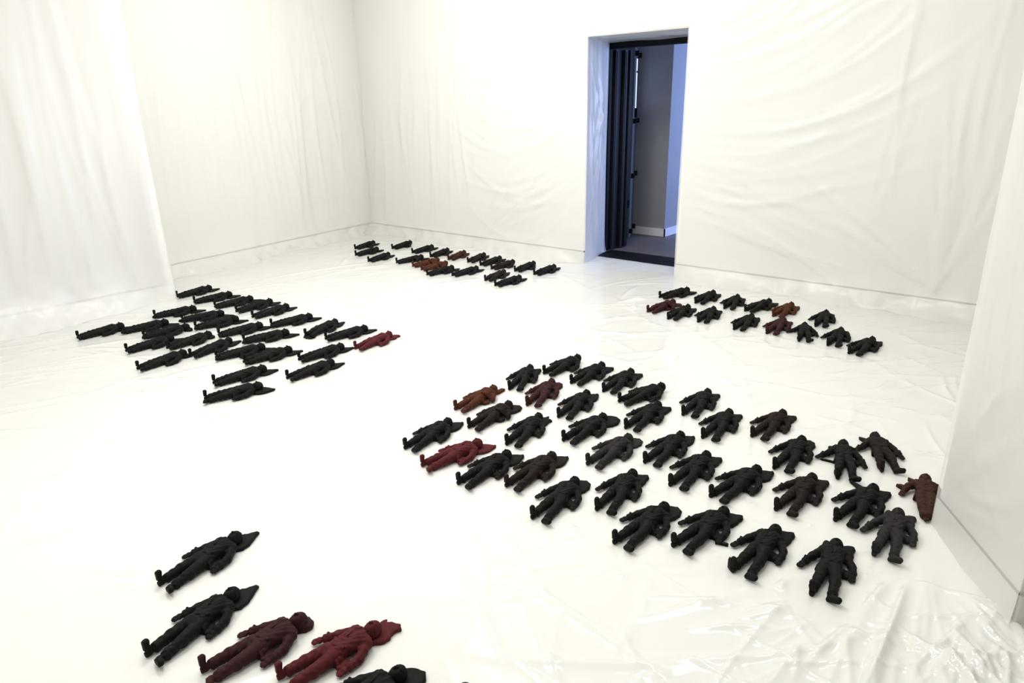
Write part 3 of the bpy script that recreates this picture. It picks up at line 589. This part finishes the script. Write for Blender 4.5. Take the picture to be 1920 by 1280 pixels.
def make_pose(name):
    p = POSES[name]; LR, LL = legs_of(p); out = {}
    lo, hi = (-.46, -.09, -.02), (.40, 1.12, .25); HV = .0065 if name == 'plain' else .0082
    # body: head, neck, trunk, trousers and hands in one surface
    g = Grid(lo, hi, HV)
    g.add(g.cap((-.036, .52, .080), (-.04, .80, .085), .066, .070), .02); g.add(g.cap((.036, .52, .080), (.04, .80, .085), .066, .070), .03)
    for L in (LR, LL):
        r = (.074, .058, .050)
        for i in range(2): g.add(g.cap(L[i], L[i + 1], r[i], r[i + 1]), .022)
        g.add(g.cap(L[2], np.array(L[2]) + (np.array(L[1]) - L[2]) * .12, .055, .053), .008)     # trouser cuff
    g.D = g.D + wrinkle(g, .0048) * np.clip((.50 - g.Y) / .06, 0, 1)
    for A in (p['ra'], p['la']):
        g.add(g.cap(A[1], A[2], .034, .028), .015); hand(g, A[2], A[3])
    g.add(g.cap((0, .82, .082), (0, .91, .085), .046, .043), .02)
    hz = .098
    hd_ = g.ell((0, .972, hz), (.072, .090, .082)); hd_ = smin(hd_, g.ell((0, .925, hz + .018), (.046, .05, .056)), .02); g.add(hd_, .014)
    g.add(g.cap((0, .985, hz + .072), (0, .955, hz + .094), .010, .014), .010)                   # nose
    g.add(g.cap((-.03, .993, hz + .066), (.03, .993, hz + .066), .012, .012), .010)              # brow
    for s in (-1, 1):
        g.sub(g.ell((s * .026, .977, hz + .076), (.014, .010, .012)), .006); g.add(g.ell((s * .026, .977, hz + .066), (.011, .008, .009)), .003)
        g.add(g.cap((s * .066, .955, hz - .004), (s * .068, .985, hz - .006), .011, .013), .006)  # ear
        g.add(g.ell((s * .034, .952, hz + .052), (.018, .02, .018)), .012)
    g.add(g.cap((-.016, .932, hz + .066), (.016, .932, hz + .066), .010, .010), .006); g.sub(g.cap((-.018, .932, hz + .078), (.018, .932, hz + .078), .003, .003), .003)
    g.add(g.ell((0, .900, hz + .048), (.024, .020, .022)), .012)                                  # chin
    out['body'] = g.mesh('body')
    # hair
    g = Grid((-.12, .86, -.02), (.12, 1.10, .22), HV)
    g.add(g.ell((0, .978, hz - .004), (.080, .097, .086)), .01)
    g.D = np.maximum(g.D, -((g.Y - .985) * .8 - (g.Z - hz - .042) * .62)); g.D += .004 * np.sin(g.X * 160 + 6 * np.sin(g.Y * 40)) * .7
    out['hair'] = g.mesh('hair')
    # jacket
    g = Grid(lo, hi, HV)
    g.add(g.cap((-.036, .55, .082), (-.050, .80, .092), .074, .084), .02); g.add(g.cap((.036, .55, .082), (.050, .80, .092), .074, .084), .02)
    g.add(g.cap((-.10, .845, .085), (.10, .848, .085), .058, .058), .03)
    g.add(g.cap((-.07, .57, .06), (-.10, .475, .045), .06, .052), .02); g.add(g.cap((.07, .57, .06), (.12, .475, .045), .06, .056), .02)
    hem = .475 + .075 * np.clip(1 - np.abs(g.X - .008) / .085, 0, 1) ** .8 + .012 * np.sin(g.X * 50)
    g.D = np.maximum(g.D, (hem - g.Y) * .9)
    g.add(g.rbox((.165, .555, .030), (.045, .055, .010), -.35, .012), .014)                      # flap spread on the floor
    for A in (p['ra'], p['la']):
        g.add(g.cap(A[0], A[1], .056, .046), .022); g.add(g.cap(A[1], A[2], .046, .038), .018)
        w, e = np.array(A[2]), np.array(A[1]); c = (e - w) / np.linalg.norm(e - w)
        g.add(g.cap(w + c * .004, w + c * .036, .043, .043), .006)                               # turned-back cuff
        g.add(g.ell(w + c * .03 + np.array([-.02 * np.sign(w[0]) * -1, .012, .03]), (.016, .016, .018)), .008)
    g.add(g.ell((-.095, .878, .085), (.034, .030, .036)), .012); g.add(g.ell((.10, .872, .080), (.032, .026, .034)), .014)   # shoulder rolls
    g.D = g.D + wrinkle(g, .0042, 1.7)
    g.sub(g.cap((.0, .50, .19), (.004, .74, .185), .014, .014), .006)                             # front opening
    for s in (-1, 1):
        g.add(g.cap((s * .036, .875, .150), (s * .052, .80, .170), .017, .020, .7), .006); g.add(g.cap((s * .052, .80, .170), (s * .012, .70, .170), .020, .008, .7), .006)  # lapel
        g.add(g.rbox((s * .068, .60, .146), (.026, .010, .004), s * .15, .006), .004)             # pocket flap
    g.add(np.abs(g.cap((0, .862, .085), (0, .885, .085), .060, .056)) - .012 + .5 * np.clip(np.abs(g.Y - .876) - .018, 0, 1), .006)  # collar
    out['jacket'] = g.mesh('jacket')
    # boots
    if p['legs'] == 'closed':
        R_ = [(-.018, .10, .05), (-.012, .04, .035), (-.006, -.045, .028)]; T_ = [(.024, .10, .05), (.022, .045, .035), (.016, -.02, .03)]
        for key, Q in (('boot_r', R_), ('boot_l', T_)):
            g = Grid((-.12, -.1, -.02), (.12, .16, .14), HV * .9); g.add(g.cap(Q[0], Q[1], .040, .034), .01); g.add(g.cap(Q[1], Q[2], .032, .014), .015); out[key] = g.mesh('boot')
    else:
        g = Grid((-.20, -.10, -.02), (.0, .15, .22), HV * .9)
        g.add(g.cap((-.098, .13, .050), (-.100, .050, .046), .036, .030), .01)
        g.add(g.cap((-.101, .030, .034), (-.104, .020, .095), .034, .025), .02); g.add(g.cap((-.104, .020, .095), (-.110, .020, .150), .025, .036), .012)
        g.add(g.cap((-.102, .004, .030), (-.110, .004, .152), .030, .032, 1), .004); g.D = np.maximum(g.D, -(g.Y + .016 + .02 * np.clip((g.Z - .05) * 6, 0, 1) * 0))
        g.sub(g.cap((-.15, -.004, .062), (-.05, -.004, .062), .012, .012), .006)                 # heel notch
        out['boot_r'] = g.mesh('boot')
        g = Grid((.0, -.12, -.02), (.26, .15, .15), HV * .9)
        g.add(g.cap((.098, .11, .048), (.096, .03, .044), .036, .032), .01)
        g.add(g.cap((.086, .010, .038), (.130, -.012, .060), .038, .034), .02); g.add(g.cap((.130, -.012, .060), (.178, -.026, .072), .034, .032), .015)
        g.add(g.cap((.070, -.012, .034), (.176, -.046, .062), .026, .024), .004); g.D = np.maximum(g.D, -(g.Y + .30 * (g.X - .08) + .030))
        g.sub(g.cap((.108, -.06, .02), (.118, -.06, .12), .012, .012), .006)
        out['boot_l'] = g.mesh('boot')
    return out
PM = {k: make_pose(k) for k in POSES}

# slabs of wax left around the head: outline in figure units, slightly domed
def slab(name, pts, t=.040, tip=None, seed=0, jag=.0):
    r = np.random.default_rng(seed); pts = np.array(pts, float)
    q = []
    for i in range(len(pts)):
        a, b = pts[i], pts[(i + 1) % len(pts)]
        n = max(1, int(np.hypot(*(b - a)) / .035))
        for k in range(n): q.append(a + (b - a) * k / n + (r.normal(0, jag, 2) if jag else 0))
    q = np.array(q); c = q.mean(0); n = len(q)
    ring = lambda s, z: [(*(c + (p - c) * s), z) for p in q]
    V = ring(.97, .001) + ring(1.0, t * .45) + ring(.96, t * .85) + ring(.80, t) + ring(.4, t * 1.05) + [(c[0], c[1], t * 1.05)]
    F = []
    for L in range(4):
        for i in range(n): F.append((L * n + i, L * n + (i + 1) % n, (L + 1) * n + (i + 1) % n, (L + 1) * n + i))
    for i in range(n): F.append((4 * n + i, 4 * n + (i + 1) % n, 5 * n))
    F.append(tuple(range(n))[::-1])
    V = [(x * UNIT, y * UNIT, z * UNIT) for x, y, z in V]
    me = bpy.data.meshes.new(name); me.from_pydata(V, [], F); me.update()
    me.polygons.foreach_set('use_smooth', np.ones(len(me.polygons), bool)); return me
SL = {
 'pointed': slab('wax_slab', [(.12, .88), (.17, .95), (.165, 1.06), (.11, 1.18), (.05, 1.30), (.025, 1.31), (-.05, 1.20), (-.12, 1.10), (-.13, .95), (-.08, .88)][::1], seed=1, jag=.004),
 'pointed2': slab('wax_slab', [(.14, .86), (.20, .96), (.20, 1.08), (.14, 1.25), (.11, 1.28), (-.02, 1.18), (-.10, 1.10), (-.12, .95), (-.07, .88)], seed=2, jag=.005),
 'rounded': slab('wax_slab', [(.14, .88), (.19, .97), (.20, 1.08), (.16, 1.19), (.07, 1.24), (-.04, 1.19), (-.11, 1.09), (-.11, .95), (-.06, .88)], seed=3, jag=.003),
 'large round': slab('wax_slab', [(.15, .86), (.23, .96), (.25, 1.10), (.20, 1.24), (.09, 1.30), (-.05, 1.25), (-.14, 1.12), (-.15, .96), (-.08, .86)], t=.05, seed=4, jag=.003),
 'square': slab('wax_slab', [(.17, .84), (.20, .95), (.20, 1.16), (.17, 1.21), (.05, 1.15), (-.08, 1.09), (-.10, .95), (-.05, .86)], t=.05, seed=5, jag=.007),
 'wide square': slab('wax_slab', [(.19, .80), (.21, .95), (.20, 1.17), (.13, 1.17), (.06, 1.12), (-.06, 1.14), (-.14, 1.15), (-.16, 1.05), (-.14, .92), (-.06, .84)], t=.05, seed=6, jag=.008),
 'ragged': slab('wax_slab', [(.13, .86), (.18, .95), (.17, 1.08), (.20, 1.14), (.12, 1.17), (.10, 1.27), (.02, 1.18), (-.07, 1.19), (-.12, 1.08), (-.13, .96), (-.07, .88)], seed=7, jag=.013),
 'wavy': slab('wax_slab', [(.10, .87), (.15, .97), (.14, 1.08), (.10, 1.16), (.11, 1.25), (.04, 1.29), (-.03, 1.22), (-.12, 1.20), (-.15, 1.08), (-.12, .95), (-.06, .88)], seed=8, jag=.010),
 'narrow bar': slab('wax_slab', [(.07, .98), (.08, 1.10), (.08, 1.22), (.05, 1.28), (-.02, 1.26), (-.03, 1.10), (-.03, .98)], seed=9, jag=.003),
 'small cap': slab('wax_slab', [(.06, .93), (.10, 1.00), (.09, 1.09), (.05, 1.13), (.02, 1.12), (-.04, 1.13), (-.08, 1.08), (-.09, .98), (-.05, .92)], t=.06, seed=10, jag=.006),
 'left spike': slab('wax_spike', [(-.04, .90), (-.05, 1.03), (-.15, 1.10), (-.36, 1.17), (-.37, 1.15), (-.22, 1.03), (-.10, .90)], seed=11, jag=.002),
 'left point': slab('wax_spike', [(-.04, .90), (-.05, 1.04), (-.14, 1.09), (-.20, 1.11), (-.21, 1.06), (-.15, .96), (-.11, .88)], seed=12, jag=.004),
 'foot pool': slab('wax_pool', [(-.15, .0), (-.10, -.09), (.05, -.13), (.17, -.10), (.20, .02), (.14, .10), (-.02, .12), (-.13, .10)], t=.022, seed=13, jag=.006),
 'hand flake': slab('wax_flake', [(.20, .47), (.23, .44), (.36, .50), (.35, .53), (.26, .52)], t=.03, seed=14, jag=.003),
 'hand rod': slab('wax_flake', [(-.33, .56), (-.31, .535), (-.09, .49), (-.08, .52), (-.22, .55)], t=.03, seed=15, jag=.002),
 'foot spur': slab('wax_spike', [(-.08, .03), (-.13, .06), (-.20, .10), (-.19, .06), (-.13, .0)], t=.12, seed=16, jag=.003),
 'side lump': slab('wax_spike', [(-.10, .86), (-.10, .95), (-.16, .99), (-.20, .97), (-.19, .90), (-.16, .84)], t=.06, seed=17, jag=.005),
 'elbow lobe': slab('wax_flake', [(-.20, .76), (-.22, .72), (-.33, .76), (-.35, .80), (-.30, .83), (-.24, .80)], t=.05, seed=18, jag=.004),
}
KIT = {}
def figure(x, y, ang, colour, pose, slabs, label, group, scale=1.0):
    e = bpy.data.objects.new('wax_figurine', None); COL.objects.link(e)
    e.location = (x, y, .0072); e.rotation_euler = (0, 0, ang - math.pi / 2); e.scale = (scale, scale, scale * 1.12)
    e.empty_display_size = .05
    tag(e, label, 'figurine', group)
    def part(nm, me):
        key = (me.name, colour)
        if key not in KIT:
            m2 = me.copy(); m2.materials.clear(); m2.materials.append(WAX[colour]); KIT[key] = m2
        o = bpy.data.objects.new(nm, KIT[key]); COL.objects.link(o); o.parent = e
        return o
    pm = PM[pose]
    b = part('body', pm['body']); h = part('hair', pm['hair']); h.parent = b
    part('jacket', pm['jacket']); part('boot', pm['boot_r']); part('boot', pm['boot_l'])
    for s in slabs:
        part({'l': 'wax_spike', 'h': 'wax_flake', 'e': 'wax_flake', 'f': 'wax_pool'}.get(s[0] if s in ('left spike', 'left point', 'hand flake', 'hand rod', 'foot pool', 'elbow lobe') else '', 'wax_slab'), SL[s])
    return e


for f in FIGS: figure(f[0], f[1], math.radians(f[2]), *f[3:])
